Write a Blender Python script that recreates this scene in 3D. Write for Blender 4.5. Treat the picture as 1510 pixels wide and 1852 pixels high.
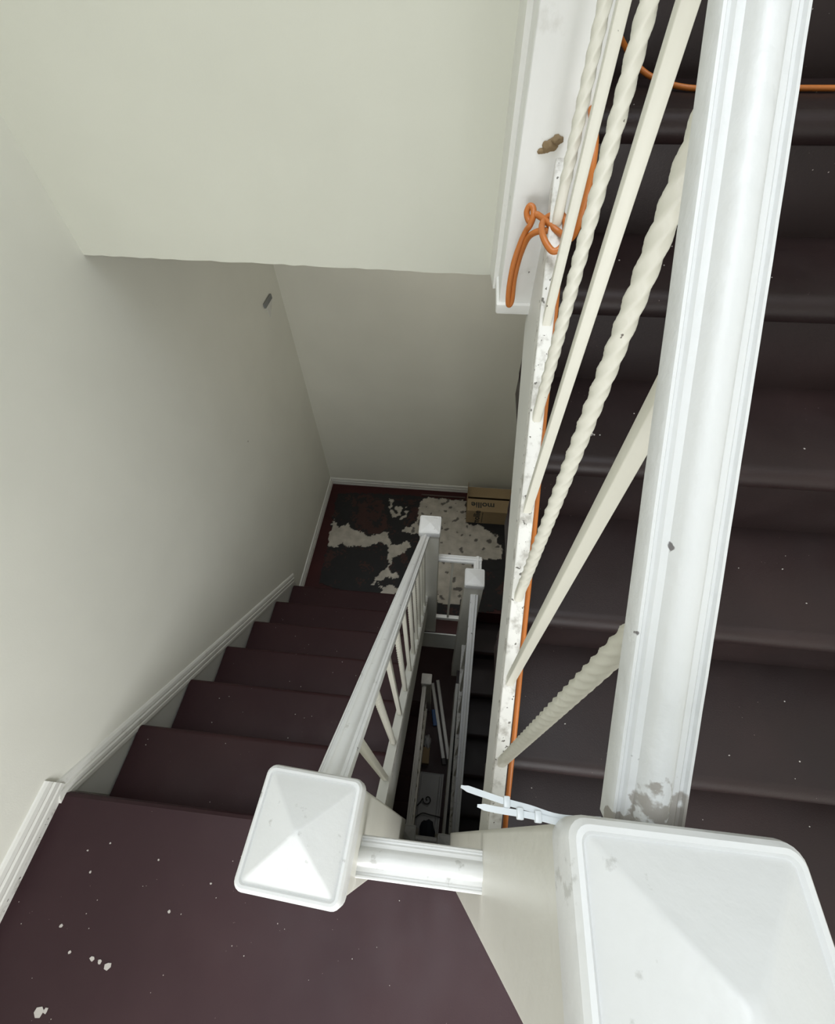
import bpy, bmesh, math, random
from mathutils import Vector, Matrix, noise
random.seed(7)
S = bpy.context.scene
COL = S.collection
for o in list(bpy.data.objects): bpy.data.objects.remove(o)

# ---------------------------------------------------------------- camera, light, exposure
cam = bpy.data.cameras.new('camera'); camo = bpy.data.objects.new('camera', cam); COL.objects.link(camo)
cam.sensor_fit = 'HORIZONTAL'; cam.sensor_width = 36.0; cam.lens = 790.0/1510.0*36.0
cam.clip_start = 0.01
R_ = (0.99469112, 0.10148869, -0.01701831); D_ = (0.07156341, -0.80105019, -0.59430402); F_ = (-0.07394766, 0.58993104, -0.80406039)
camo.matrix_world = Matrix(((R_[0], -D_[0], -F_[0], 0), (R_[1], -D_[1], -F_[1], 0), (R_[2], -D_[2], -F_[2], 0), (0, 0, 0, 1)))
S.camera = camo
w = bpy.data.worlds.new('sky'); S.world = w; w.use_nodes = True
bg = w.node_tree.nodes['Background']; bg.inputs[0].default_value = (0.80, 0.88, 1.0, 1); bg.inputs[1].default_value = 1.5
def area(name, loc, rot, sx, sy, power, col):
    l = bpy.data.lights.new(name, 'AREA'); l.shape = 'RECTANGLE'; l.size = sx; l.size_y = sy; l.energy = power; l.color = col
    o = bpy.data.objects.new(name, l); o.location = loc; o.rotation_euler = rot; COL.objects.link(o); return o
SUN_P, REAR_FILL_P, FILL_P, LOW_FILL_P = 2.05, 21.5, 2.5, 2.2
sl_ = bpy.data.lights.new('overhead_daylight', 'SUN'); sl_.energy = SUN_P; sl_.angle = math.radians(34); sl_.color = (0.95, 0.98, 1.0)
slo = bpy.data.objects.new('overhead_daylight', sl_); COL.objects.link(slo); slo.location = (-.8, -1, 3.5)
slo.rotation_euler = Vector((0.20, 0.19, -1)).to_track_quat('-Z', 'Y').to_euler()
area('rear_fill_light', (0.15, -1.12, -0.72), (math.radians(90), 0, 0), 1.5, 0.95, REAR_FILL_P, (1.0, 0.99, 0.97))  # added fill light from behind, set in an unseen window
S.view_settings.view_transform = 'Standard'; S.view_settings.look = 'None'
S.view_settings.exposure = 0.03; S.view_settings.gamma = 1.0; S.view_settings.use_curve_mapping = False

# ---------------------------------------------------------------- materials
def newmat(name):
    m = bpy.data.materials.new(name); m.use_nodes = True
    nt = m.node_tree; b = nt.nodes['Principled BSDF']
    return m, nt, b
def N(nt, t, **k):
    n = nt.nodes.new(t)
    for a, v in k.items(): setattr(n, a, v)
    return n
def ramp(nt, fac, stops, mode='LINEAR'):
    r = N(nt, 'ShaderNodeValToRGB'); r.color_ramp.interpolation = mode
    el = r.color_ramp.elements
    while len(el) > 1: el.remove(el[-1])
    el[0].position = stops[0][0]; el[0].color = stops[0][1]
    for p, c in stops[1:]:
        e = el.new(p); e.color = c
    nt.links.new(fac, r.inputs[0]); return r
def c4(c): return (c[0], c[1], c[2], 1)
def paint(name, col, rough=0.5, bump=0.15, bscale=120, mottle=0.04, chips=None, chipcol=(0.06, 0.055, 0.05), dirt=None, dirtcol=(0.25, 0.22, 0.18), coat=0.0):
    """brushed-on paint: slight tone mottling, brush bump, optional chips (scale, threshold) and grime (scale, threshold)"""
    m, nt, b = newmat(name); L = nt.links.new
    tc = N(nt, 'ShaderNodeTexCoord')
    n1 = N(nt, 'ShaderNodeTexNoise'); n1.inputs['Scale'].default_value = 4; n1.inputs['Detail'].default_value = 5; L(tc.outputs['Object'], n1.inputs['Vector'])
    r1 = ramp(nt, n1.outputs['Fac'], [(0.3, c4([x*(1-mottle*2) for x in col])), (0.7, c4([min(1, x*(1+mottle)) for x in col]))])
    out = r1.outputs[0]
    def overlay(out, scale, th, soft, color, detail=6, rough_=0.6):
        n = N(nt, 'ShaderNodeTexNoise'); n.inputs['Scale'].default_value = scale; n.inputs['Detail'].default_value = detail; n.inputs['Roughness'].default_value = rough_
        L(tc.outputs['Object'], n.inputs['Vector'])
        r = ramp(nt, n.outputs['Fac'], [(th, (0, 0, 0, 1)), (th+soft, (1, 1, 1, 1))])
        mx = N(nt, 'ShaderNodeMix', data_type='RGBA'); L(r.outputs[0], mx.inputs[0]); L(out, mx.inputs[6]); mx.inputs[7].default_value = c4(color)
        return mx.outputs[2]
    if dirt: out = overlay(out, dirt[0], dirt[1], dirt[2], dirtcol)
    if chips: out = overlay(out, chips[0], chips[1], 0.015, chipcol, 3, 0.5)
    L(out, b.inputs['Base Color']); b.inputs['Roughness'].default_value = rough
    n2 = N(nt, 'ShaderNodeTexNoise'); n2.inputs['Scale'].default_value = bscale; n2.inputs['Detail'].default_value = 4; L(tc.outputs['Object'], n2.inputs['Vector'])
    bp = N(nt, 'ShaderNodeBump'); bp.inputs['Strength'].default_value = bump; bp.inputs['Distance'].default_value = 0.002
    L(n2.outputs['Fac'], bp.inputs['Height']); L(bp.outputs[0], b.inputs['Normal'])
    return m
M_WALL = paint('wall_paint', (0.81, 0.80, 0.71), 0.6, 0.08, 260, 0.015)
M_LEFT = paint('lightened_wall_paint', (0.86, 0.855, 0.775), 0.6, 0.08, 260, 0.015, chips=(15, 0.775), chipcol=(0.5, 0.48, 0.42))  # same wall paint, lightened where too little light reaches the wall
M_PANEL = paint('darkened_wall_paint', (0.69, 0.69, 0.595), 0.6, 0.08, 260, 0.015, chips=(17, 0.775), chipcol=(0.45, 0.44, 0.37))  # same wall paint, darkened to offset the strong light on the panel
M_WHITE = paint('gloss_white_paint', (0.80, 0.80, 0.775), 0.35, 0.22, 70, 0.03, chips=(55, 0.745), chipcol=(0.2, 0.19, 0.17), dirt=(26, 0.62, 0.2), dirtcol=(0.62, 0.61, 0.57))
M_RAIL = paint('handrail_white_paint', (0.75, 0.755, 0.745), 0.42, 0.45, 60, 0.03, chips=(60, 0.735), chipcol=(0.16, 0.15, 0.15), dirt=(48, 0.64, 0.05), dirtcol=(0.56, 0.56, 0.54))
M_CREAM = paint('cream_metal_paint', (0.74, 0.725, 0.635), 0.38, 0.2, 90, 0.02, chips=(90, 0.76), chipcol=(0.12, 0.1, 0.08))
M_POST = paint('newel_cream_paint', (0.73, 0.72, 0.655), 0.36, 0.25, 50, 0.03, dirt=(18, 0.60, 0.25), dirtcol=(0.60, 0.58, 0.51))
M_SHOE = paint('grimy_white_paint', (0.76, 0.75, 0.71), 0.5, 0.3, 80, 0.05, chips=(110, 0.66), chipcol=(0.16, 0.15, 0.13), dirt=(34, 0.52, 0.16), dirtcol=(0.42, 0.40, 0.36))
M_SIDE = paint('stringer_paint', (0.70, 0.70, 0.66), 0.42, 0.15, 40, 0.04)
M_TRIM = paint('trim_paint', (0.78, 0.775, 0.73), 0.4, 0.15, 60, 0.03, dirt=(22, 0.6, 0.2), dirtcol=(0.55, 0.52, 0.46))
M_DARK = paint('dark_metal', (0.03, 0.03, 0.032), 0.5, 0.1, 60)
def floor_mat(name, col, col2, rough, specks=True):
    m, nt, b = newmat(name); L = nt.links.new
    tc = N(nt, 'ShaderNodeTexCoord')
    n1 = N(nt, 'ShaderNodeTexNoise'); n1.inputs['Scale'].default_value = 3.2; n1.inputs['Detail'].default_value = 6; L(tc.outputs['Object'], n1.inputs['Vector'])
    r1 = ramp(nt, n1.outputs['Fac'], [(0.35, c4(col)), (0.68, c4(col2))])
    out = r1.outputs[0]
    if specks:
        for sc, th, colr in ((23, 0.030, (0.30, 0.26, 0.25)), (60, 0.045, (0.16, 0.12, 0.12))):
            v = N(nt, 'ShaderNodeTexVoronoi'); v.inputs['Scale'].default_value = sc; L(tc.outputs['Object'], v.inputs['Vector'])
            lt = N(nt, 'ShaderNodeMath', operation='LESS_THAN'); lt.inputs[1].default_value = th; L(v.outputs['Distance'], lt.inputs[0])
            nn = N(nt, 'ShaderNodeTexNoise'); nn.inputs['Scale'].default_value = 7; L(tc.outputs['Object'], nn.inputs['Vector'])
            gt = N(nt, 'ShaderNodeMath', operation='GREATER_THAN'); gt.inputs[1].default_value = 0.55; L(nn.outputs['Fac'], gt.inputs[0])
            mu = N(nt, 'ShaderNodeMath', operation='MULTIPLY'); L(lt.outputs[0], mu.inputs[0]); L(gt.outputs[0], mu.inputs[1])
            mx = N(nt, 'ShaderNodeMix', data_type='RGBA'); L(mu.outputs[0], mx.inputs[0]); L(out, mx.inputs[6]); mx.inputs[7].default_value = c4(colr)
            out = mx.outputs[2]
    L(out, b.inputs['Base Color'])
    b.inputs['Specular IOR Level'].default_value = 0.3
    nr = N(nt, 'ShaderNodeTexNoise'); nr.inputs['Scale'].default_value = 9; nr.inputs['Detail'].default_value = 4; L(tc.outputs['Object'], nr.inputs['Vector'])
    rr = ramp(nt, nr.outputs['Fac'], [(0.3, (rough-.06,)*3+(1,)), (0.7, (rough+.1,)*3+(1,))]); L(rr.outputs[0], b.inputs['Roughness'])
    n2 = N(nt, 'ShaderNodeTexNoise'); n2.inputs['Scale'].default_value = 330; n2.inputs['Detail'].default_value = 3; L(tc.outputs['Object'], n2.inputs['Vector'])
    bp = N(nt, 'ShaderNodeBump'); bp.inputs['Strength'].default_value = 0.25; bp.inputs['Distance'].default_value = 0.001
    L(n2.outputs['Fac'], bp.inputs['Height']); L(bp.outputs[0], b.inputs['Normal'])
    return m
M_FLOOR = floor_mat('burgundy_floor_paint', (0.026, 0.0085, 0.0115), (0.038, 0.0160, 0.0190), 0.48)
M_TREAD = floor_mat('shaded_tread_paint', (0.0155, 0.0095, 0.0095), (0.024, 0.0135, 0.0130), 0.44)  # brown tread paint, darkened for the weaker light on the climbing flight
M_STEP = floor_mat('burgundy_step_paint', (0.025, 0.0062, 0.0085), (0.033, 0.0105, 0.0125), 0.5)
M_REDFLOOR = floor_mat('dark_red_floor_paint', (0.040, 0.009, 0.010), (0.055, 0.013, 0.013), 0.5, False)
def plain(name, col, rough=0.5, metal=0.0, bump=0.1, bscale=90, mottle=0.05):
    m = paint(name, col, rough, bump, bscale, mottle); m.node_tree.nodes['Principled BSDF'].inputs['Metallic'].default_value = metal; return m
M_ORANGE = plain('orange_vinyl_cord', (0.56, 0.175, 0.032), 0.42, 0, 0.15, 300, 0.12)
M_CARD = plain('brown_cardboard', (0.36, 0.26, 0.145), 0.8, 0, 0.1, 150, 0.08)
M_INK = plain('dark_print', (0.03, 0.03, 0.028), 0.7)
M_TIE = plain('pale_nylon', (0.72, 0.76, 0.78), 0.3, 0, 0.03, 50, 0.02)
M_TIE.node_tree.nodes['Principled BSDF'].inputs['Transmission Weight'].default_value = 0.15
M_RUST = plain('crumbling_plaster', (0.34, 0.24, 0.13), 0.9, 0, 0.8, 160, 0.35)
M_GREY = plain('grey_aluminium', (0.55, 0.56, 0.56), 0.4, 0.2)
M_BLUE = plain('blue_label', (0.03, 0.12, 0.36), 0.5)
M_DULL = plain('dull_white_panel', (0.50, 0.51, 0.52), 0.6, 0, 0.2, 60, 0.06)
M_NAVY = plain('dark_blue_cloth', (0.02, 0.026, 0.04), 0.8)

# ---------------------------------------------------------------- helpers
def tag(o, label=None, cat=None, group=None, kind=None):
    if label: o['label'] = label
    if cat: o['category'] = cat
    if group: o['group'] = group
    if kind: o['kind'] = kind
    return o
def thing(name, label, cat, loc, group=None):
    o = bpy.data.objects.new(name, None); COL.objects.link(o); o.location = loc; o.empty_display_size = 0.05
    return tag(o, label, cat, group)
def origin(p):
    v = Vector((0, 0, 0))
    while p: v += p.location; p = p.parent
    return v
def obj(name, bm, mat, parent=None, smooth=False, loc=None):
    """bm is in world coordinates"""
    bmesh.ops.recalc_face_normals(bm, faces=bm.faces)
    me = bpy.data.meshes.new(name)
    off = origin(parent) if parent else Vector((0, 0, 0))
    own = Vector(loc) if loc is not None else Vector((0, 0, 0))
    bm.transform(Matrix.Translation(-(off+own))); bm.to_mesh(me); bm.free()
    me.materials.append(mat)
    if smooth:
        for p in me.polygons: p.use_smooth = True
        me.set_sharp_from_angle(angle=math.radians(smooth if smooth > 1 else 40))
    o = bpy.data.objects.new(name, me); COL.objects.link(o)
    if parent: o.parent = parent
    o.location = own
    return o
def struct(name, bm, mat, parent=None, smooth=False):
    o = obj(name, bm, mat, parent, smooth); o['kind'] = 'structure'; return o
def box(bm, x0, x1, y0, y1, z0, z1, bev=0.0):
    vs = [bm.verts.new((x, y, z)) for x in (x0, x1) for y in (y0, y1) for z in (z0, z1)]
    f = [(0, 1, 3, 2), (4, 6, 7, 5), (0, 4, 5, 1), (2, 3, 7, 6), (0, 2, 6, 4), (1, 5, 7, 3)]
    fs = [bm.faces.new([vs[i] for i in q]) for q in f]
    if bev:
        es = set(e for q in fs for e in q.edges)
        bmesh.ops.bevel(bm, geom=list(es), offset=bev, segments=2, profile=0.5, affect='EDGES')
    return bm
def B(*a, **k): return box(bmesh.new(), *a, **k)
def loft(bm, rings, close=True, cap=True):
    R = [[bm.verts.new(p) for p in r] for r in rings]
    n = len(R[0])
    for a, b in zip(R, R[1:]):
        for i in range(n if close else n-1):
            j = (i+1) % n
            bm.faces.new((a[i], a[j], b[j], b[i]))
    if cap and close:
        bm.faces.new(R[0]); bm.faces.new(R[-1])
    return bm
def extrude_yz(pts, x0, x1, dx=0.0):
    """polygon in the y-z plane between x0 and x1; dx = sideways drift per metre of y"""
    bm = bmesh.new()
    a = [(x0+dx*y, y, z) for y, z in pts]; b = [(x1+dx*y, y, z) for y, z in pts]
    return loft(bm, [a, b])
def sweep(bm, prof, p0, p1, up=Vector((0, 0, 1)), n=1):
    """2D profile (side, up) swept from p0 to p1"""
    p0, p1 = Vector(p0), Vector(p1); d = (p1-p0).normalized()
    side = d.cross(Vector(up)).normalized(); u = side.cross(d).normalized()
    rings = []
    for k in range(n+1):
        c = p0.lerp(p1, k/n)
        rings.append([c+side*a+u*b for a, b in prof])
    return loft(bm, rings)
def tube(bm, path, r, seg=8, cap=True):
    P = [Vector(p) for p in path]; rings = []
    t = (P[1]-P[0]).normalized(); ref = t.orthogonal().normalized()
    for i, p in enumerate(P):
        t = (P[min(i+1, len(P)-1)]-P[max(i-1, 0)]).normalized()
        ref = (ref-t*ref.dot(t)).normalized(); b = t.cross(ref)
        rings.append([p+(ref*math.cos(a)+b*math.sin(a))*r for a in [2*math.pi*k/seg for k in range(seg)]])
    return loft(bm, rings, True, cap)
def spline(pts, n=8):
    P = [Vector(p) for p in pts]; P = [P[0]*2-P[1]]+P+[P[-1]*2-P[-2]]; out = []
    for i in range(1, len(P)-2):
        for k in range(n):
            t = k/n; a, b, c, d = P[i-1], P[i], P[i+1], P[i+2]
            out.append(0.5*((2*b)+(c-a)*t+(2*a-5*b+4*c-d)*t*t+(3*b-a-3*c+d)*t**3))
    out.append(P[-2]); return out
def rsq(cx, cy, z, h, r, rot=0.0, seg=4, hy=None):
    """rounded-square ring"""
    hy = hy or h; pts = []
    for q, (sx, sy) in enumerate(((1, 1), (-1, 1), (-1, -1), (1, -1))):
        for k in range(seg+1):
            a = math.radians(90*q+90*k/seg)
            x = sx*(h-r)+r*math.cos(a); y = sy*(hy-r)+r*math.sin(a)
            pts.append((cx+x*math.cos(rot)-y*math.sin(rot), cy+x*math.sin(rot)+y*math.cos(rot), z))
    return pts
RAILP = [(-.019, -.013), (.019, -.013), (.019, -.001), (.0180, .0010), (.0165, .0012), (.0155, -.0006), (.0140, -.0006), (.0125, .0012), (.0105, .0012), (.0090, .0016), (.0070, .0060), (.0045, .0086), (0, .0096),
         (-.0045, .0086), (-.0070, .0060), (-.0090, .0016), (-.0105, .0012), (-.0125, .0012), (-.0140, -.0006), (-.0155, -.0006), (-.0165, .0012), (-.0180, .0010), (-.019, -.001)]

# ---------------------------------------------------------------- key dimensions (metres; the eye is at the origin)
ZA, ZB, ZC, ZG, DROP = -1.40, -2.78, 0.0, -5.56, -2.78
XL, XR, YB, YF = -1.0, 1.06, 2.28, -1.15

# ---------------------------------------------------------------- setting
struct('wall_left', B(XL-.12, XL, YF-.12, YB+.12, ZG-.2, 2.2), M_LEFT)
struct('wall_right', B(XR, XR+.12, YF-.12, YB+.12, ZG-.2, 2.2), M_WALL)
struct('wall_back', B(XL, XR, YB, YB+.12, ZG-.2, 2.2), M_WALL)
bm = bmesh.new()
WX0, WX1, WZ0, WZ1 = -.62, .92, -1.22, -.22
box(bm, XL, WX0, YF-.12, YF, ZG-.2, 2.2); box(bm, WX1, XR, YF-.12, YF, ZG-.2, 2.2)
box(bm, WX0, WX1, YF-.12, YF, ZG-.2, WZ0); box(bm, WX0, WX1, YF-.12, YF, WZ1, 2.4)
struct('wall_front', bm, M_WALL)
wn = struct('added_window', B(WX0-.05, WX1+.05, YF-.02, YF+.015, WZ0-.05, WZ0), M_TRIM)  # unseen rear window, added to match the light on the walls
bm = bmesh.new()
box(bm, WX0, WX0+.05, YF-.09, YF-.04, WZ0, WZ1); box(bm, WX1-.05, WX1, YF-.09, YF-.04, WZ0, WZ1)
box(bm, WX0, WX1, YF-.09, YF-.04, WZ1-.05, WZ1); box(bm, WX0, WX1, YF-.09, YF-.04, WZ0, WZ0+.05); box(bm, WX0, WX1, YF-.09, YF-.04, -.74, -.70)
struct('added_window_frame', bm, M_TRIM, wn)
bm = bmesh.new(); sk = (-.98, 1.0, -1.10, 1.05)
box(bm, XL, sk[0], YF, YB, 2.2, 2.3); box(bm, sk[1], XR, YF, YB, 2.2, 2.3)
box(bm, sk[0], sk[1], YF, sk[2], 2.2, 2.3); box(bm, sk[0], sk[1], sk[3], YB, 2.2, 2.3)
struct('ceiling', bm, M_WALL)
bm = bmesh.new(); w_ = .06
box(bm, sk[0]-w_, sk[0], sk[2]-w_, sk[3]+w_, 2.17, 2.32); box(bm, sk[1], sk[1]+w_, sk[2]-w_, sk[3]+w_, 2.17, 2.32)
box(bm, sk[0], sk[1], sk[2]-w_, sk[2], 2.17, 2.32); box(bm, sk[0], sk[1], sk[3], sk[3]+w_, 2.17, 2.32)
struct('assumed_skylight', bm, M_TRIM)  # unseen skylight frame, added to match the light from above
LY = -.003
def landing_near(z, mat, name):
    bm = bmesh.new()
    # floor slab with a rounded front edge over the down flight
    prof = [(YF, z), (LY-.012, z), (LY-.004, z-.004), (LY, z-.014), (LY-.004, z-.028), (LY-.03, z-.03), (LY-.03, z-.16), (YF, z-.16)]
    loft(bm, [[(XL, y, zz) for y, zz in prof], [(-.075, y, zz) for y, zz in prof]])
    box(bm, -.075, XR, YF, -.052, z-.16, z)
    struct(name, bm, mat)
landing_near(ZA, M_FLOOR, 'floor')
landing_near(ZA+DROP, M_FLOOR, 'floor')
def landing_far(z, name, mat):
    bm = bmesh.new()
    box(bm, XL, -.14, 1.21, YB, z-.16, z); box(bm, -.14, .19, 1.07, YB, z-.16, z); box(bm, .19, XR, 1.24, YB, z-.16, z)
    return struct(name, bm, mat)
landing_far(ZB, 'floor', M_REDFLOOR)
struct('floor', B(XL, XR, YF, YB, ZG-.15, ZG), M_FLOOR)
bm = B(-.14, .19, 1.062, 1.07, ZB-.255, ZB-.002)
struct('trim_1', bm, M_SIDE)
# upper landing: boxed in by the cream panel that hangs over the lower flight
struct('floor', B(.17, XR, 1.30, YB, -.16, 0), M_TREAD)
bm = bmesh.new()
rag = []
x = XL
pts = [(XL, -.503)]
nseg = 40
for i in range(nseg+1):
    xx = XL+(0.075-XL)*i/nseg
    pts.append((xx, -.503-.008*(i/nseg)+random.uniform(-.0016, .0016)))
yfac = lambda x: 1.123-.024*(x-XL)
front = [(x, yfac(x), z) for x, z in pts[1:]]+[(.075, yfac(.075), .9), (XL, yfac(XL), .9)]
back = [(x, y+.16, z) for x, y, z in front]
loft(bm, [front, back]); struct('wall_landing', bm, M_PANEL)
struct('ceiling', B(XL, .17, 1.24, YB, -.40, 0), M_WALL)
# narrow strip where the panel meets the post
bm = extrude_yz([(.90, -.445), (1.10, -.50), (1.10, .9), (.90, .9)], .0535, .0655)
struct('trim_2', bm, M_TRIM)

# ---------------------------------------------------------------- mouldings along the walls
BASEP = [(0, 0), (.012, 0), (.012, .012), (.0095, .016), (.0115, .022), (.0115, .034), (.007, .038), (.010, .045), (.008, .056), (.004, .062), (0, .064)]
def base_along(p0, p1, nrm, up, name, prof=BASEP, mat=M_TRIM, scale=1.0):
    bm = bmesh.new(); nrm, up = Vector(nrm), Vector(up).normalized()
    rings = [[Vector(p)+nrm*a*scale+up*b*scale for a, b in prof] for p in (p0, p1)]
    loft(bm, rings); return struct(name, bm, mat)
sl = (1.278-.05, -2.535+1.355); sln = math.hypot(*sl); upv = (0, -sl[1]/sln, sl[0]/sln)
base_along((XL, YF, ZA+.022), (XL, .012, ZA+.022), (1, 0, 0), (0, 0, 1), 'baseboard_left')
struct('baseboard_left', B(XL, XL+.006, YF, LY, ZA, ZA+.03), M_SHOE)
base_along((XL, .012-.045, -1.355-.046), (XL, 1.274-.03, -2.535-.046), (1, 0, 0), upv, 'baseboard_left')
bm = bmesh.new()
sk_pts = [(.0, -1.36), (1.262, -2.565), (1.262, -2.80), (1.1, -2.80), (0.0, -1.70)]
struct('baseboard_left', extrude_yz(sk_pts, XL, XL+.005), M_SIDE)
base_along((XL, 1.275, ZB), (XL, YB, ZB), (1, 0, 0), (0, 0, 1), 'baseboard_left', scale=1.05)
base_along((XL, YB, ZB), (XR, YB, ZB), (0, -1, 0), (0, 0, 1), 'baseboard_back', scale=1.05)

# ---------------------------------------------------------------- stair flights
def tread_prof(yn, z, yb, s, th=.038):
    """yn nose, yb back edge, s = +1 when the nose points to +y"""
    r = th/2; pts = [(yb, z)]
    for k in range(9):
        a = math.radians(90-180*k/8); pts.append((yn-s*r+s*r*math.cos(a), z-r+r*math.sin(a)))
    pts.append((yb, z-th)); return pts
def flight_down(z0, label, dx=0.0, nosemat=M_STEP):
    t = thing('stair_flight', label, 'stairs', (-.55, .6, z0-.8))
    for k in range(1, 7):
        yn, z = LY+.2055*k, z0-.197*k
        bm = extrude_yz(tread_prof(yn, z, yn-.2055-.03, 1, .032), XL+.012, -.112); obj('tread', bm, nosemat, t, 35)
    for k in range(0, 7):
        yn, z = LY+.2055*k, z0-.197*k
        obj('riser', B(XL+.012, -.112, yn-.032, yn-.022, z-.197, z-.012), M_STEP, t)
    st = [(.03, z0+.185), (1.09, z0-.870), (1.09, z0-1.13), (.03, z0-.10)]
    obj('stringer', extrude_yz(st, -.128, -.1035, .010), M_SIDE, t)
    return t
def flight_up(z0, label):
    t = thing('stair_flight', label, 'stairs', (.6, .6, z0+.6))
    ys = [-.10, .125, .352, .578, .803, 1.030, 1.257]
    for j in range(1, 7):
        z = z0+.2*j
        bm = extrude_yz(tread_prof(ys[j-1], z, ys[j]+.03, -1, .05), .13, XR-.005); obj('tread', bm, M_TREAD, t, 35)
    for j in range(1, 8):
        z = z0+.2*j
        obj('riser', B(.13, XR-.005, ys[j-1]+.03, ys[j-1]+.038, z-.2, z-.02), M_TREAD, t)
    st = [(.0, z0+.465), (.82, z0+1.185), (.82, z0+.93), (.36, z0+.625), (.0, z0+.285)]
    obj('stringer', extrude_yz(st, .1045, .1235, .018), M_SIDE, t)
    return t
flight_down(ZA, 'burgundy painted steps descending along the cream wall to the cowhide landing')
flight_up(ZA, 'dark brown steps climbing behind the thick white handrail, crossed by orange cord')
flight_down(ZA+DROP, 'unlit steps deep below, under the burgundy flight, beside the lowest handrail')
flight_up(ZA+DROP, 'unlit dark steps seen between the lower rail and the upper white stringer')

# ---------------------------------------------------------------- newel posts
def newel(label, cx, cy, ztop, zbot, hx=.046, hy=.046, capx=.0505, capy=None, rot=0.0, peak=.021, mat=M_POST):
    capy = capy or capx
    t = thing('newel_post', label, 'newel post', (cx, cy, zbot))
    bm = bmesh.new()
    loft(bm, [rsq(cx, cy, z, hx, .004, rot, 3, hy) for z in (zbot, zbot+.01, ztop-.03)])
    obj('post', bm, mat, t, 30)
    bm = bmesh.new(); r = .009; rings = []
    for d, dz in ((-.004, -.034), (-.0005, -.031), (0, -.026), (0, -.008), (-.0012, -.003), (-.0035, 0), (-.0058, .0002), (-.0072, -.0016), (-.0088, .0000)):
        rings.append(rsq(cx, cy, ztop+dz, capx+d, max(.003, r+d*.7), rot, 5, capy+d))
    # pyramid: the same ring shrinking to a small worn peak
    for f, dz in ((.10, peak*.94), (.055, peak*.985), (.02, peak*1.0)):
        rings.append(rsq(cx, cy, ztop+dz, capx*f, capx*f*.45, rot, 5, capy*f))
    loft(bm, rings); obj('cap', bm, M_RAIL, t, 20)
    return t
big = newel('large white newel nearest the eye, its pyramid cap filling a corner', .111, -.036, -.236, -1.46, .0485, .0475, .0505, peak=.0228)
newel('white newel with square pyramid cap, joined by a short rail to the largest newel', -.118, -.010, -.507, -1.72, .046, .046, .0505, rot=math.radians(-3))
newel('newel on the cowhide landing where the bright sloping handrail ends', -.084, 1.119, -1.61, ZB, .0445, .0445, .0495, peak=.012)
newel('newel with greyer cap in front of the bent guard rail, nearer than the box', .140, 1.006, -1.86, -3.32, .0445, .0445, .048, peak=.010)
newel('small dim newel deep in the well, next to the folded ladder', -.110, 1.222, -4.40, ZG, .047, .047, .051, peak=.008)
newel('newel sliver at the deepest near landing, behind the capped newel with short rail', -.118, -.010, -3.287, -4.40, .046, .046, .0505)
newel('mostly hidden newel deep under the short white rail', .111, -.036, -3.016, -4.22, .0485, .0475, .0505)
# upper end post with a base lip
t = thing('newel_post', 'white boxed post hanging at the top end of the railing, orange knot before it', 'newel post', (.112, .85, -.44))
bm = bmesh.new(); loft(bm, [rsq(.1125, .852, z, .0505, .003, 0, 3, .050) for z in (-.425, .9)]); obj('post', bm, M_WHITE, t, 30)
bm = bmesh.new(); loft(bm, [rsq(.1115, .851, z, h, .004, 0, 3, h) for z, h in ((-.441, .0525), (-.438, .0535), (-.424, .0535), (-.421, .0515))]); obj('base_lip', bm, M_WHITE, t, 30)
bm = bmesh.new()
def lump(bm, c, r, seed, sq=(1, 1, 1)):
    v = bmesh.ops.create_icosphere(bm, subdivisions=3, radius=1.0)['verts']
    for q in v:
        n = noise.noise(q.co*1.7+Vector((seed, 0, 0)))*.35+noise.noise(q.co*4+Vector((0, seed, 0)))*.18
        q.co = Vector(c)+Vector((q.co.x*sq[0], q.co.y*sq[1], q.co.z*sq[2]))*r*(1+n)
lump(bm, (.103, .801, -.193), .009, 1, (1.2, .6, .8)); lump(bm, (.112, .800, -.186), .0075, 4, (1.1, .7, .7)); lump(bm, (.094, .801, -.199), .005, 9, (1.3, .5, .7))
o = obj('broken_plug', bm, M_RUST, t, 60); o['label'] = 'crumbling tan plug in the post face'

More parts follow.
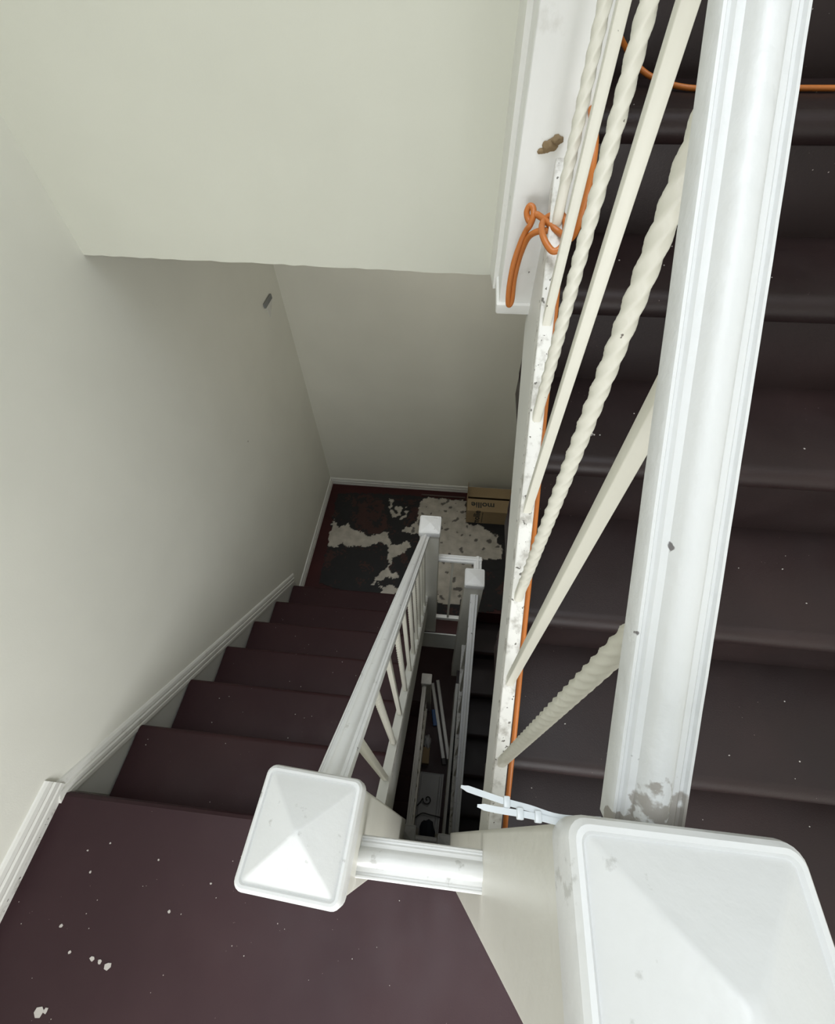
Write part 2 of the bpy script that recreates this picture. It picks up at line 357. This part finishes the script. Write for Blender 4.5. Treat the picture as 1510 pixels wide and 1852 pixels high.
# ---------------------------------------------------------------- railings
def sqbar(bm, p, z1, twist, h=.0062):
    """vertical bar from p up to z1; twisted between its plain ends"""
    x, y, z0 = p; Lh = z1-z0; n = max(2, int(Lh/.0035)) if twist else 1; rings = []
    ts = z0+.05; te = z1-.02
    for k in range(n+1):
        z = z0+Lh*k/n; a = 0.0
        if twist: a = max(0, min(z, te)-ts)/.0195*math.pi/2
        hh = h*(1.12 if twist else 1)
        rings.append(rsq(x, y, z, hh, hh*(.50 if twist else .16), a, 2))
    return loft(bm, rings)
def railing(label, rail, shoe, n, y0, dy, first_twist, x_of, mats=(M_RAIL, M_CREAM, M_SHOE), shoe_w=.0125, ends=None, railn=60, zoff=0):
    (r0, r1), (s0, s1) = rail, shoe
    t = thing('stair_railing', label, 'railing', s0)
    bm = bmesh.new(); sweep(bm, RAILP, r0, r1, n=railn)
    for v in bm.verts:   # uneven layers of old paint
        d = noise.noise(v.co*38)*.0006+noise.noise(v.co*12)*.0006
        v.co.z += d
    hr = obj('handrail', bm, mats[0], t, 40)
    bm = bmesh.new(); sweep(bm, [(-shoe_w, -.03), (shoe_w, -.03), (shoe_w, -.0012), (shoe_w-.0012, 0), (-shoe_w+.0012, 0), (-shoe_w, -.0012)], s0, s1, n=1)
    obj('bottom_rail', bm, mats[2], t)
    for i in range(n):
        y = y0+dy*i; f = (y-s0[1])/(s1[1]-s0[1]); zb = s0[2]+f*(s1[2]-s0[2]); xb = s0[0]+f*(s1[0]-s0[0])
        f2 = (y-r0[1])/(r1[1]-r0[1]); zt = r0[2]+f2*(r1[2]-r0[2])-.010
        xt = r0[0]+f2*(r1[0]-r0[0])
        bm = bmesh.new(); sqbar(bm, (xb, y, zb-.006), zt, (i % 2 == 0) == first_twist)
        if abs(xt-xb) > .002:
            for v in bm.verts: v.co.x += (xt-xb)*(v.co.z-zb)/(zt-zb)
        obj('baluster', bm, mats[1], t, 50)
    return t, hr
# M for the near rail: bare grey metal where the paint has flaked off beside the newel
M_RAILBARE = paint('handrail_flaked_paint', (0.66, 0.67, 0.66), 0.45, 0.6, 70, 0.03, chips=(60, 0.735), chipcol=(0.16, 0.15, 0.15))
nt = M_RAILBARE.node_tree; bs = nt.nodes['Principled BSDF']; src = bs.inputs['Base Color'].links[0].from_socket
tc = N(nt, 'ShaderNodeTexCoord'); sep = N(nt, 'ShaderNodeSeparateXYZ'); nt.links.new(tc.outputs['Object'], sep.inputs[0])
nz = N(nt, 'ShaderNodeTexNoise'); nz.inputs['Scale'].default_value = 75; nz.inputs['Detail'].default_value = 5; nt.links.new(tc.outputs['Object'], nz.inputs['Vector'])
ma = N(nt, 'ShaderNodeMath', operation='MULTIPLY_ADD'); nt.links.new(nz.outputs['Fac'], ma.inputs[0]); ma.inputs[1].default_value = 0.055; nt.links.new(sep.outputs['Y'], ma.inputs[2])
rp0 = ramp(nt, ma.outputs[0], [(0.0, (1, 1, 1, 1)), (0.0390, (1, 1, 1, 1)), (0.0405, (0, 0, 0, 1))])
nz2 = N(nt, 'ShaderNodeTexNoise'); nz2.inputs['Scale'].default_value = 42; nz2.inputs['Detail'].default_value = 6; nt.links.new(tc.outputs['Object'], nz2.inputs['Vector'])
rp1 = ramp(nt, nz2.outputs['Fac'], [(0.455, (0, 0, 0, 1)), (0.475, (1, 1, 1, 1))])
rp = N(nt, 'ShaderNodeMix', data_type='RGBA', blend_type='MULTIPLY'); rp.inputs[0].default_value = 1; nt.links.new(rp0.outputs[0], rp.inputs[6]); nt.links.new(rp1.outputs[0], rp.inputs[7])
mx = N(nt, 'ShaderNodeMix', data_type='RGBA'); nt.links.new(rp.outputs[2], mx.inputs[0]); nt.links.new(src, mx.inputs[6]); mx.inputs[7].default_value = (0.33, 0.31, 0.28, 1)
nt.links.new(mx.outputs[2], bs.inputs['Base Color'])

railing('railing of the climbing flight, thick bright handrail over twisted and square cream bars',
        ((.113, .012, -.284), (.1315, .802, .427)), ((.1130, .014, -.9155), (.1262, .802, -.2065)), 7, .109, .105, True, None, (M_RAILBARE, M_CREAM, M_SHOE), .0105)
railing('white railing descending from the capped newel to the cowhide landing',
        ((-.1165, .036, -.592), (-.101, 1.075, -1.640)), ((-.1155, .036, -1.232), (-.0995, 1.075, -2.264)), 10, .104, .0964, False, None)
railing('white railing sinking toward the eye below the greyer capped newel',
        ((.150, .02, -2.915), (.147, .962, -1.955)), ((.156, .02, -3.60), (.143, .962, -2.66)), 8, .12, .105, True, None)
railing('dim lowest railing ending at the small newel beside the ladder',
        ((-.1165, .036, -3.372), (-.128, 1.175, -4.475)), ((-.1165, .036, -4.012), (-.118, 1.175, -5.12)), 10, .104, .1064, False, None)
def short_rail(label, z):
    t = thing('connecting_rail', label, 'rail', (0, -.026, z-.01))
    bm = bmesh.new(); sweep(bm, RAILP, (-.076, -.026, z-.0075), (.066, -.026, z-.0075), n=20)
    for v in bm.verts: v.co.z += noise.noise(v.co*45)*.0006
    obj('rail_bar', bm, M_RAIL, t, 40); return t
short_rail('short level white rail between the two capped newels nearest the eye', -.605)
short_rail('short level rail deep in the well, far under the near one', -.605+DROP)
t = thing('landing_guard', 'level white guard across the well at the cowhide landing, bent at one end', 'guard rail', (.03, 1.1, -2.6))
bm = bmesh.new(); sweep(bm, RAILP, (-.042, 1.107, -1.872), (.172, 1.107, -1.872), n=4); sweep(bm, RAILP, (.153, 1.125, -1.8722), (.153, 1.048, -1.8722), n=2); obj('handrail', bm, M_RAIL, t, 40)
bm = bmesh.new(); sweep(bm, [(-.011, -.03), (.011, -.03), (.011, 0), (-.011, 0)], (-.042, 1.105, -2.585), (.112, 1.105, -2.585)); obj('bottom_rail', bm, M_WHITE, t)
obj('baluster', sqbar(bmesh.new(), (.0325, 1.105, -2.59), -1.88, False), M_CREAM, t)

# ---------------------------------------------------------------- cowhide rug
W = {
'W1': [(-0.9, 1.803), (-0.908, 1.908), (-0.875, 1.87), (-0.829, 1.838), (-0.779, 1.884), (-0.75, 1.834), (-0.667, 1.806), (-0.612, 1.771), (-0.514, 1.815), (-0.453, 1.826), (-0.457, 1.786), (-0.42, 1.727), (-0.47, 1.712), (-0.492, 1.737), (-0.596, 1.678), (-0.674, 1.687), (-0.754, 1.664), (-0.79, 1.699), (-0.829, 1.657), (-0.886, 1.657), (-0.906, 1.722)],
'W2': [(-0.453, 1.73), (-0.418, 1.711), (-0.359, 1.727), (-0.306, 1.76), (-0.276, 1.707), (-0.321, 1.654), (-0.389, 1.6), (-0.406, 1.525), (-0.432, 1.58), (-0.439, 1.633), (-0.433, 1.687)],
'W3': [(-0.406, 1.531), (-0.393, 1.471), (-0.342, 1.491), (-0.332, 1.446), (-0.366, 1.433), (-0.413, 1.449), (-0.445, 1.426), (-0.516, 1.365), (-0.498, 1.416), (-0.454, 1.485)],
'W3b': [(-0.467, 1.394), (-0.435, 1.358), (-0.359, 1.385), (-0.31, 1.341), (-0.348, 1.304), (-0.445, 1.309), (-0.423, 1.335), (-0.458, 1.366)],
'W4': [(-0.505, 2.156), (-0.463, 2.153), (-0.436, 2.098), (-0.372, 2.067), (-0.325, 2.096), (-0.305, 2.054), (-0.336, 2.02), (-0.358, 1.958), (-0.395, 1.936), (-0.439, 1.975), (-0.48, 2.02), (-0.474, 2.082)],
'W5': [(-0.25, 2.114), (-0.212, 2.185), (0.118, 2.186), (0.131, 1.958), (0.237, 1.952), (0.309, 1.897), (0.405, 1.855), (0.402, 1.662), (0.25, 1.648), (0.221, 1.54), (0.139, 1.415), (0.114, 1.283), (-0.037, 1.281), (-0.067, 1.469), (-0.16, 1.715), (-0.214, 1.84), (-0.268, 1.825), (-0.346, 1.843), (-0.361, 1.862), (-0.304, 1.888), (-0.244, 1.967)]}
BR = [[(-0.8, 2.143), (-0.682, 2.179), (-0.551, 2.126), (-0.498, 1.969), (-0.496, 1.828), (-0.605, 1.783), (-0.699, 1.821), (-0.757, 1.922)],
      [(-0.351, 2.144), (-0.262, 2.165), (-0.235, 1.993), (-0.322, 1.902), (-0.354, 1.922), (-0.298, 2.036)]]
OUT = [(-0.93, 2.17), (-0.624, 2.198), (-0.215, 2.201), (0.118, 2.192), (0.43, 2.182), (0.62, 2.05), (0.66, 1.721), (0.64, 1.29), (0.369, 1.262), (0.137, 1.20), (-0.036, 1.19), (-0.10, 1.24), (-0.392, 1.265), (-0.631, 1.285), (-0.894, 1.348), (-0.902, 1.601), (-0.898, 1.689), (-0.915, 1.848), (-0.925, 2.03)]
def inside(p, poly):
    x, y = p; c = False; j = len(poly)-1
    for i in range(len(poly)):
        xi, yi = poly[i]; xj, yj = poly[j]
        if (yi > y) != (yj > y) and x < (xj-xi)*(y-yi)/(yj-yi)+xi: c = not c
        j = i
    return c
def rug():
    bm = bmesh.new(); st = .0065; x0, y0 = -.97, 1.16; nx, ny = int(1.68/st), int(1.08/st)
    V = {}; Cc = {}
    for i in range(nx+1):
        for j in range(ny+1):
            x, y = x0+i*st, y0+j*st
            q = Vector((x, y, 0)); a = noise.noise(q*24)*.016+noise.noise(q*75)*.012; b = noise.noise(q*30+Vector((9, 3, 5)))*.014+noise.noise(q*80+Vector((2, 7, 1)))*.012
            p = (x+a, y+b)
            if not inside(p, OUT): continue
            k = 'black'
            for br in BR:
                if inside(p, br) and noise.noise(q*14)+noise.noise(q*50)*.6 > -.15: k = 'brown'
            if k == 'black' and noise.noise(q*11+Vector((3, 1, 9)))+noise.noise(q*60)*.7 > .42: k = 'brown'
            for n_, pl in W.items():
                if inside(p, pl):
                    k = 'white'
                    if n_ == 'W4' and noise.noise(q*26+Vector((4, 4, 4))) > .02: k = 'black'
                    if n_ == 'W5':
                        if noise.noise(q*24+Vector((1, 8, 3))) > .40: k = 'spot'
                        if noise.noise(q*9+Vector((6, 8, 2))) > .52: k = 'black'
            V[i, j] = bm.verts.new((x, y, ZB+.005+.0008*noise.noise(q*40))); Cc[i, j] = k
    lay = bm.loops.layers.float_color.new('hide')
    colr = {'black': (.007, .0065, .008), 'brown': (.042, .013, .010), 'white': (.50, .47, .41), 'spot': (.13, .12, .11)}
    for (i, j) in V:
        if (i+1, j) in V and (i, j+1) in V and (i+1, j+1) in V:
            f = bm.faces.new((V[i, j], V[i+1, j], V[i+1, j+1], V[i, j+1]))
            for lp, kk in zip(f.loops, ((i, j), (i+1, j), (i+1, j+1), (i, j+1))):
                lp[lay] = colr[Cc[kk]]+(1,)
    bmesh.ops.delete(bm, geom=[v for v in bm.verts if not v.link_faces], context='VERTS')
    ext = bmesh.ops.extrude_face_region(bm, geom=bm.faces[:])
    for v in [g for g in ext['geom'] if isinstance(g, bmesh.types.BMVert)]: v.co.z = ZB+.0005
    m, nt, b = newmat('cowhide'); L = nt.links.new
    at = N(nt, 'ShaderNodeVertexColor', layer_name='hide')
    tc = N(nt, 'ShaderNodeTexCoord'); n = N(nt, 'ShaderNodeTexNoise'); n.inputs['Scale'].default_value = 14; n.inputs['Detail'].default_value = 6; L(tc.outputs['Object'], n.inputs['Vector'])
    r = ramp(nt, n.outputs['Fac'], [(.3, (.72, .70, .68, 1)), (.7, (1.08, 1.06, 1.05, 1))])
    mx = N(nt, 'ShaderNodeMix', data_type='RGBA', blend_type='MULTIPLY'); mx.inputs[0].default_value = 1; L(at.outputs[0], mx.inputs[6]); L(r.outputs[0], mx.inputs[7]); L(mx.outputs[2], b.inputs['Base Color'])
    b.inputs['Roughness'].default_value = .7; b.inputs['Sheen Weight'].default_value = .05
    o = obj('cowhide_rug', bm, m, None, False, (-.2, 1.7, ZB)); tag(o, 'black, brown and white cowhide rug spread on the landing floor', 'rug')
rug()
# loose dark bar between rug and skirting
o = obj('floor_bar', B(-.24, .115, 2.205, 2.218, ZB, ZB+.012, bev=.003), plain('dull_bronze', (.10, .07, .06), .4, .3), None); tag(o, 'thin dull strip lying on the floor beside the back skirting', 'strip')

# ---------------------------------------------------------------- cardboard box with print
BX0, BX1, BY0, BY1, BZ = .127, .56, 1.972, 2.205, -2.625
t = thing('cardboard_box', 'brown cardboard box printed mollie, standing on the landing against the back wall', 'box', ((BX0+BX1)/2, (BY0+BY1)/2, ZB))
bm = bmesh.new(); th = .004; zf = ZB+.0062
box(bm, BX0, BX1, BY0, BY0+th, zf, BZ-.004); box(bm, BX0, BX1, BY1-th, BY1, zf, BZ-.004); box(bm, BX0, BX0+th, BY0+th, BY1-th, zf, BZ-.004); box(bm, BX1-th, BX1, BY0+th, BY1-th, zf, BZ-.004); box(bm, BX0+th, BX1-th, BY0+th, BY1-th, zf, zf+th)
obj('carton', bm, M_CARD, t)
fl1 = obj('flap', B(BX0+.002, BX1-.002, BY0+.001, BY0+.118, BZ-.004, BZ), M_CARD, t)
bm = bmesh.new(); loft(bm, [[(x, y, z) for y, z in ((BY1-.090, BZ-.012), (BY1-.090, BZ-.009), (BY1, BZ), (BY1, BZ-.004))] for x in (BX0+.002, BX1-.002)]); obj('flap', bm, M_CARD, t)
obj('flap', extrude_yz([(BY0+.10, BZ-.004), (BY1-.004, BZ-.004), (BY1-.006, BZ+.062), (BY0+.16, BZ+.055)], BX0-.002, BX0+.001), M_CARD, t)
def text(body, size, mat, parent, Mx, name):
    c = bpy.data.curves.new(name, 'FONT'); c.body = body; c.size = size; c.extrude = .0004; c.offset = size*.022; c.align_x = 'CENTER'; c.align_y = 'CENTER'; c.resolution_u = 3
    tmp = bpy.data.objects.new(name, c); COL.objects.link(tmp); bpy.context.view_layer.update()
    me = bpy.data.meshes.new_from_object(tmp.evaluated_get(bpy.context.evaluated_depsgraph_get())); bpy.data.objects.remove(tmp); bpy.data.curves.remove(c)
    me.transform(Matrix.Translation(-origin(parent)) @ Mx); me.materials.clear(); me.materials.append(mat)
    o = bpy.data.objects.new(name, me); COL.objects.link(o); o.parent = parent; return o
text('mollie', .072, M_INK, t, Matrix.Translation((.243, BY0+.062, BZ+.0006)) @ Matrix.Rotation(math.pi, 4, 'Z'), 'print')
front = Matrix.Translation((.205, BY0-.0006, -2.70)) @ Matrix.Rotation(math.pi/2, 4, 'X') @ Matrix.Rotation(math.pi/2, 4, 'Z')
text('mollie', .068, M_INK, t, front, 'print')
bm = bmesh.new(); rp_ = random.Random(5); zz = -2.765
while zz < -2.645:
    l_ = rp_.uniform(.003, .012); box(bm, .242, .248, BY0-.0009, BY0-.0002, zz, zz+l_); zz += l_+.004
obj('print', bm, M_INK, t)

# ---------------------------------------------------------------- orange extension cord
r = .0046
pathA = [(1.0, 1.20, -.194), (.80, 1.165, -.194), (.62, 1.166, -.194), (.47, 1.168, -.194), (.385, 1.170, -.194), (.331, 1.205, -.187), (.293, 1.22, -.170), (.258, 1.205, -.142), (.200, 1.09, -.099), (.168, .95, -.105), (.152, .86, -.130),
         (.150, .800, -.155), (.150, .735, -.168), (.150, .708, -.19), (.150, .700, -.22), (.149, .702, -.258), (.146, .715, -.278)]
knot = [(.140, .722, -.277), (.136, .736, -.262), (.128, .747, -.258), (.117, .752, -.262), (.109, .752, -.268), (.1035, .730, -.269), (.1045, .707, -.272), (.1115, .693, -.279), (.120, .684, -.283), (.129, .686, -.279), (.136, .702, -.272),
        (.131, .722, -.274), (.121, .732, -.271), (.111, .748, -.268), (.101, .762, -.266), (.096, .766, -.266), (.0935, .772, -.270), (.0905, .770, -.277), (.0865, .774, -.274), (.0840, .778, -.267), (.0870, .780, -.260), (.0920, .776, -.261), (.0935, .766, -.268), (.0905, .762, -.279)]
loop = [(.0865, .766, -.288), (.081, .768, -.306), (.0750, .769, -.338), (.0735, .770, -.375), (.0755, .772, -.403), (.0790, .774, -.411), (.0822, .774, -.402), (.0805, .773, -.365), (.0835, .771, -.328), (.0900, .764, -.299), (.0985, .752, -.285), (.110, .742, -.279), (.122, .734, -.276), (.1315, .728, -.284)]
down = [(.1375, .725, -.300), (.1400, .712, -.330), (.1410, .680, -.362), (.1400, .620, -.415), (.1395, .528, -.503), (.1390, .450, -.566), (.1385, .385, -.622), (.1380, .28, -.722), (.1375, .175, -.815), (.137, .10, -.885), (.137, .038, -.945), (.140, -.03, -1.02), (.16, -.06, -1.16), (.25, -.05, -1.193), (.4, -.03, -1.194), (.6, 0, -1.194)]
bm = bmesh.new(); tube(bm, spline(pathA+knot+loop+down, 6), r, 9)
o = obj('extension_cord', bm, M_ORANGE, None, 60, (.14, .7, -.3)); tag(o, 'orange extension cord knotted at the railing top and running down its bottom rail', 'cord')

# ---------------------------------------------------------------- cable ties on the near newel
def tie(label, pts, heads, tail):
    t = thing('cable_tie', label, 'cable tie', pts[-1])
    P = spline(pts, 6); bm = bmesh.new(); rings = []
    for i, p in enumerate(P):
        d = (P[min(i+1, len(P)-1)]-P[max(0, i-1)]).normalized(); n = Vector((0, 0, 1)); s = d.cross(n).normalized(); w = .0014
        if i < 2: w = .0006+.0003*i
        n2 = s.cross(d)
        rings.append([p+s*w+n2*.0006, p+s*w-n2*.0006, p-s*w-n2*.0006, p-s*w+n2*.0006])
    loft(bm, rings); obj('strap', bm, M_TIE, t)
    for h in heads:
        bm = bmesh.new(); x, y, z = h; box(bm, x-.0016, x+.0016, y-.0025, y+.0025, z-.0018, z+.0020, bev=.0005); obj('head', bm, M_TIE, t, 30)
    return t
tie('translucent white cable tie with its long tail pointing over the well', [(.0155, .0215, -.262), (.026, .0195, -.2625), (.0385, .0172, -.2625), (.0500, .0158, -.2635), (.0645, .0135, -.264), (.085, .0145, -.265)], [(.0385, .0172, -.2625)], 0)
tie('shorter white cable tie with two blocks, lying nearest the newel cap edge', [(.0240, .0142, -.2625), (.034, .0134, -.262), (.0452, .0130, -.2618), (.0545, .0124, -.2620), (.0655, .0116, -.263), (.085, .0135, -.2645)], [(.0448, .0130, -.2618), (.0535, .0126, -.2620)], 0)

# ---------------------------------------------------------------- unseen fill lamps added under the landings to brighten the well
def fill_lamp(label, x, y, z, power):
    t = thing('fill_lamp', label, 'lamp', (x, y, z))
    bm = bmesh.new(); loft(bm, [[(x+q*math.cos(a*.1309), y+q*math.sin(a*.1309), zz) for a in range(48)] for q, zz in ((.17, z), (.17, z-.025), (.16, z-.03))]); obj('fill_lamp_base', bm, M_TRIM, t)
    l = bpy.data.lights.new('fill_lamp_light', 'AREA'); l.shape = 'DISK'; l.size = .34; l.energy = power; l.color = (1.0, .96, .86)
    lo = bpy.data.objects.new('fill_lamp_light', l); COL.objects.link(lo); lo.parent = t; lo.location = (0, 0, -.045)
fill_lamp('round white lamp added for fill, unseen under the upper landing, above the cowhide rug', 0, 1.72, -.40, FILL_P)
fill_lamp('round white lamp added for fill, unseen under the cowhide landing, above the lowest floor', .2, 1.55, ZB-.16, LOW_FILL_P)

# ---------------------------------------------------------------- odds and ends
t = thing('cable_clip', 'small grey clip with torn paper stuck high on the cream wall', 'clip', (XL, 2.08, -1.12))
obj('clip_body', B(XL, XL+.012, 2.03, 2.135, -1.142, -1.118, bev=.003), plain('grey_clip', (.22, .23, .23), .5), t)
bm = bmesh.new(); loft(bm, [[(x, 2.05, -1.140), (x, 2.15, -1.150), (x, 2.07, -1.205)] for x in (XL, XL+.004)]); obj('paper_scrap', bm, M_TRIM, t)

t = thing('folding_ladder', 'folded pale ladder with dark feet lying at the bottom of the well', 'ladder', (.08, 1.1, ZG))
def bar_on_floor(bm, p0, p1, w, h, z=ZG):
    p0, p1 = Vector((p0[0], p0[1], z)), Vector((p1[0], p1[1], z)); sweep(bm, [(-w, 0), (w, 0), (w, h-.006), (w-.006, h), (-w+.006, h), (-w, h-.006)], p0, p1)
for a, b in (((.122, .70), (-.062, 1.49)), ((.180, .70), (-.002, 1.53))):
    bm = bmesh.new(); bar_on_floor(bm, a, b, .021, .04); rl = obj('side_rail', bm, M_GREY, t)
    d = (Vector(a)-Vector(b)).normalized(); bm = bmesh.new(); bar_on_floor(bm, Vector(a)+d*.06, a, .023, .045); obj('foot', bm, M_DARK, t)
bm = bmesh.new(); bar_on_floor(bm, (.018, 1.02), (-.014, 1.19), .022, .043); o = obj('sticker', bm, M_BLUE, t); o.location.x -= .012; o['label'] = 'blue sticker'
t = thing('wall_panel', 'dull white ribbed panel lying on the lowest floor', 'panel', (0, .25, ZG))
prof = [(-.14, 0), (.14, 0), (.14, .03), (.125, .034), (.118, .02), (.106, .02), (.10, .03), (.09, .02), (-.09, .02), (-.10, .03), (-.106, .02), (-.118, .02), (-.125, .034), (-.14, .03)]
bm = bmesh.new(); rings = []
for k in range(13):
    f = k/12; rings.append([(a+.0-.03*(1-f)+.0, -.10+(.60+.05*abs(a/.14)**2 if True else 0)*f, ZG+b) for a, b in prof])
loft(bm, rings); obj('ribbed_sheet', bm, M_DULL, t)
bm = bmesh.new(); lump(bm, (0, -.02, ZG+.10), .11, 3, (.75, 1.4, .7)); o = obj('cloth_bundle', bm, M_NAVY, None, 60, (0, 0, ZG)); tag(o, 'dark cloth bundle lying on the ribbed panel', 'bundle')
bm = bmesh.new()
sp = [(-.16, .20, ZG+.045), (-.10, .26, ZG+.05)]+[(-.02+.05*(1-k/16)*math.cos(k*.55+3), .30+.05*(1-k/16)*math.sin(k*.55+3), ZG+.05) for k in range(16)]
tube(bm, spline(sp, 3), .006, 6); tube(bm, spline([(-.19, .07, ZG+.045), (-.08, .17, ZG+.05), (.02, .17, ZG+.052), (.16, .155, ZG+.045)], 4), .006, 6)
o = obj('scroll_bracket', bm, M_DARK, None, 60, (0, .2, ZG)); tag(o, 'dark scrolled iron piece lying across the ribbed panel', 'ironwork')
o = obj('carton', B(-.135, -.035, .62, .78, ZG, ZG+.12, bev=.004), M_CARD, None); o.name = 'small_carton'; tag(o, 'small brown carton on the lowest floor beneath the dim railing', 'box')
bm = bmesh.new(); lump(bm, (-.07, .84, ZG+.09), .075, 6, (.6, 1, 1.0)); o = obj('plastic_bag', bm, M_DULL, None, 60, (-.07, .84, ZG)); tag(o, 'pale bag slumped behind the small brown carton', 'bag')
# paint flakes and crumbs scattered on the steps and landing
bm = bmesh.new(); rnd = random.Random(3)
def flake(x, y, z, s):
    n = 6; a0 = rnd.random()*6; ring = [(x+s*rnd.uniform(.55, 1.1)*math.cos(a0+k*6.283/n), y+s*rnd.uniform(.5, 1.0)*math.sin(a0+k*6.283/n)) for k in range(n)]
    loft(bm, [[(p, q, z+.0002) for p, q in ring], [(p, q, z+.0012) for p, q in ring]])
for p in ((-.722, -.308, .006), (-.70, -.312, .009), (-.742, -.305, .006), (-.814, -.395, .012), (-.80, -.392, .006), (-.846, -.261, .005), (-.80, -.30, .004), (-.60, -.21, .004), (-.67, -.12, .003), (-.52, -.15, .003), (-.83, -.16, .004), (-.86, -.12, .003), (-.81, -.10, .003)):
    flake(p[0], p[1], ZA, p[2])
for k in range(34): flake(rnd.uniform(-.95, .0), rnd.uniform(-.6, -.07), ZA, rnd.uniform(.0006, .0014))
for k in range(1, 7):
    for q in range(9): flake(rnd.uniform(-.95, -.15), LY+.2055*k-rnd.uniform(.02, .19), ZA-.197*k, rnd.uniform(.0008, .0022))
for j, y in enumerate([-.10, .125, .352, .578, .803, 1.03]):
    for q in range(12): flake(rnd.uniform(.2, 1.0), y+rnd.uniform(.03, .2), ZA+.2*(j+1), rnd.uniform(.0008, .002))
for q in range(14): flake(.262+rnd.gauss(0, .006), .66+rnd.gauss(0, .006), ZA+.8, rnd.uniform(.0012, .003))
o = obj('paint_flakes', bm, plain('grey_white_flakes', (.46, .43, .40), .7), None); tag(o, 'white paint flakes and crumbs scattered over the burgundy floor and steps', 'debris', kind='stuff')
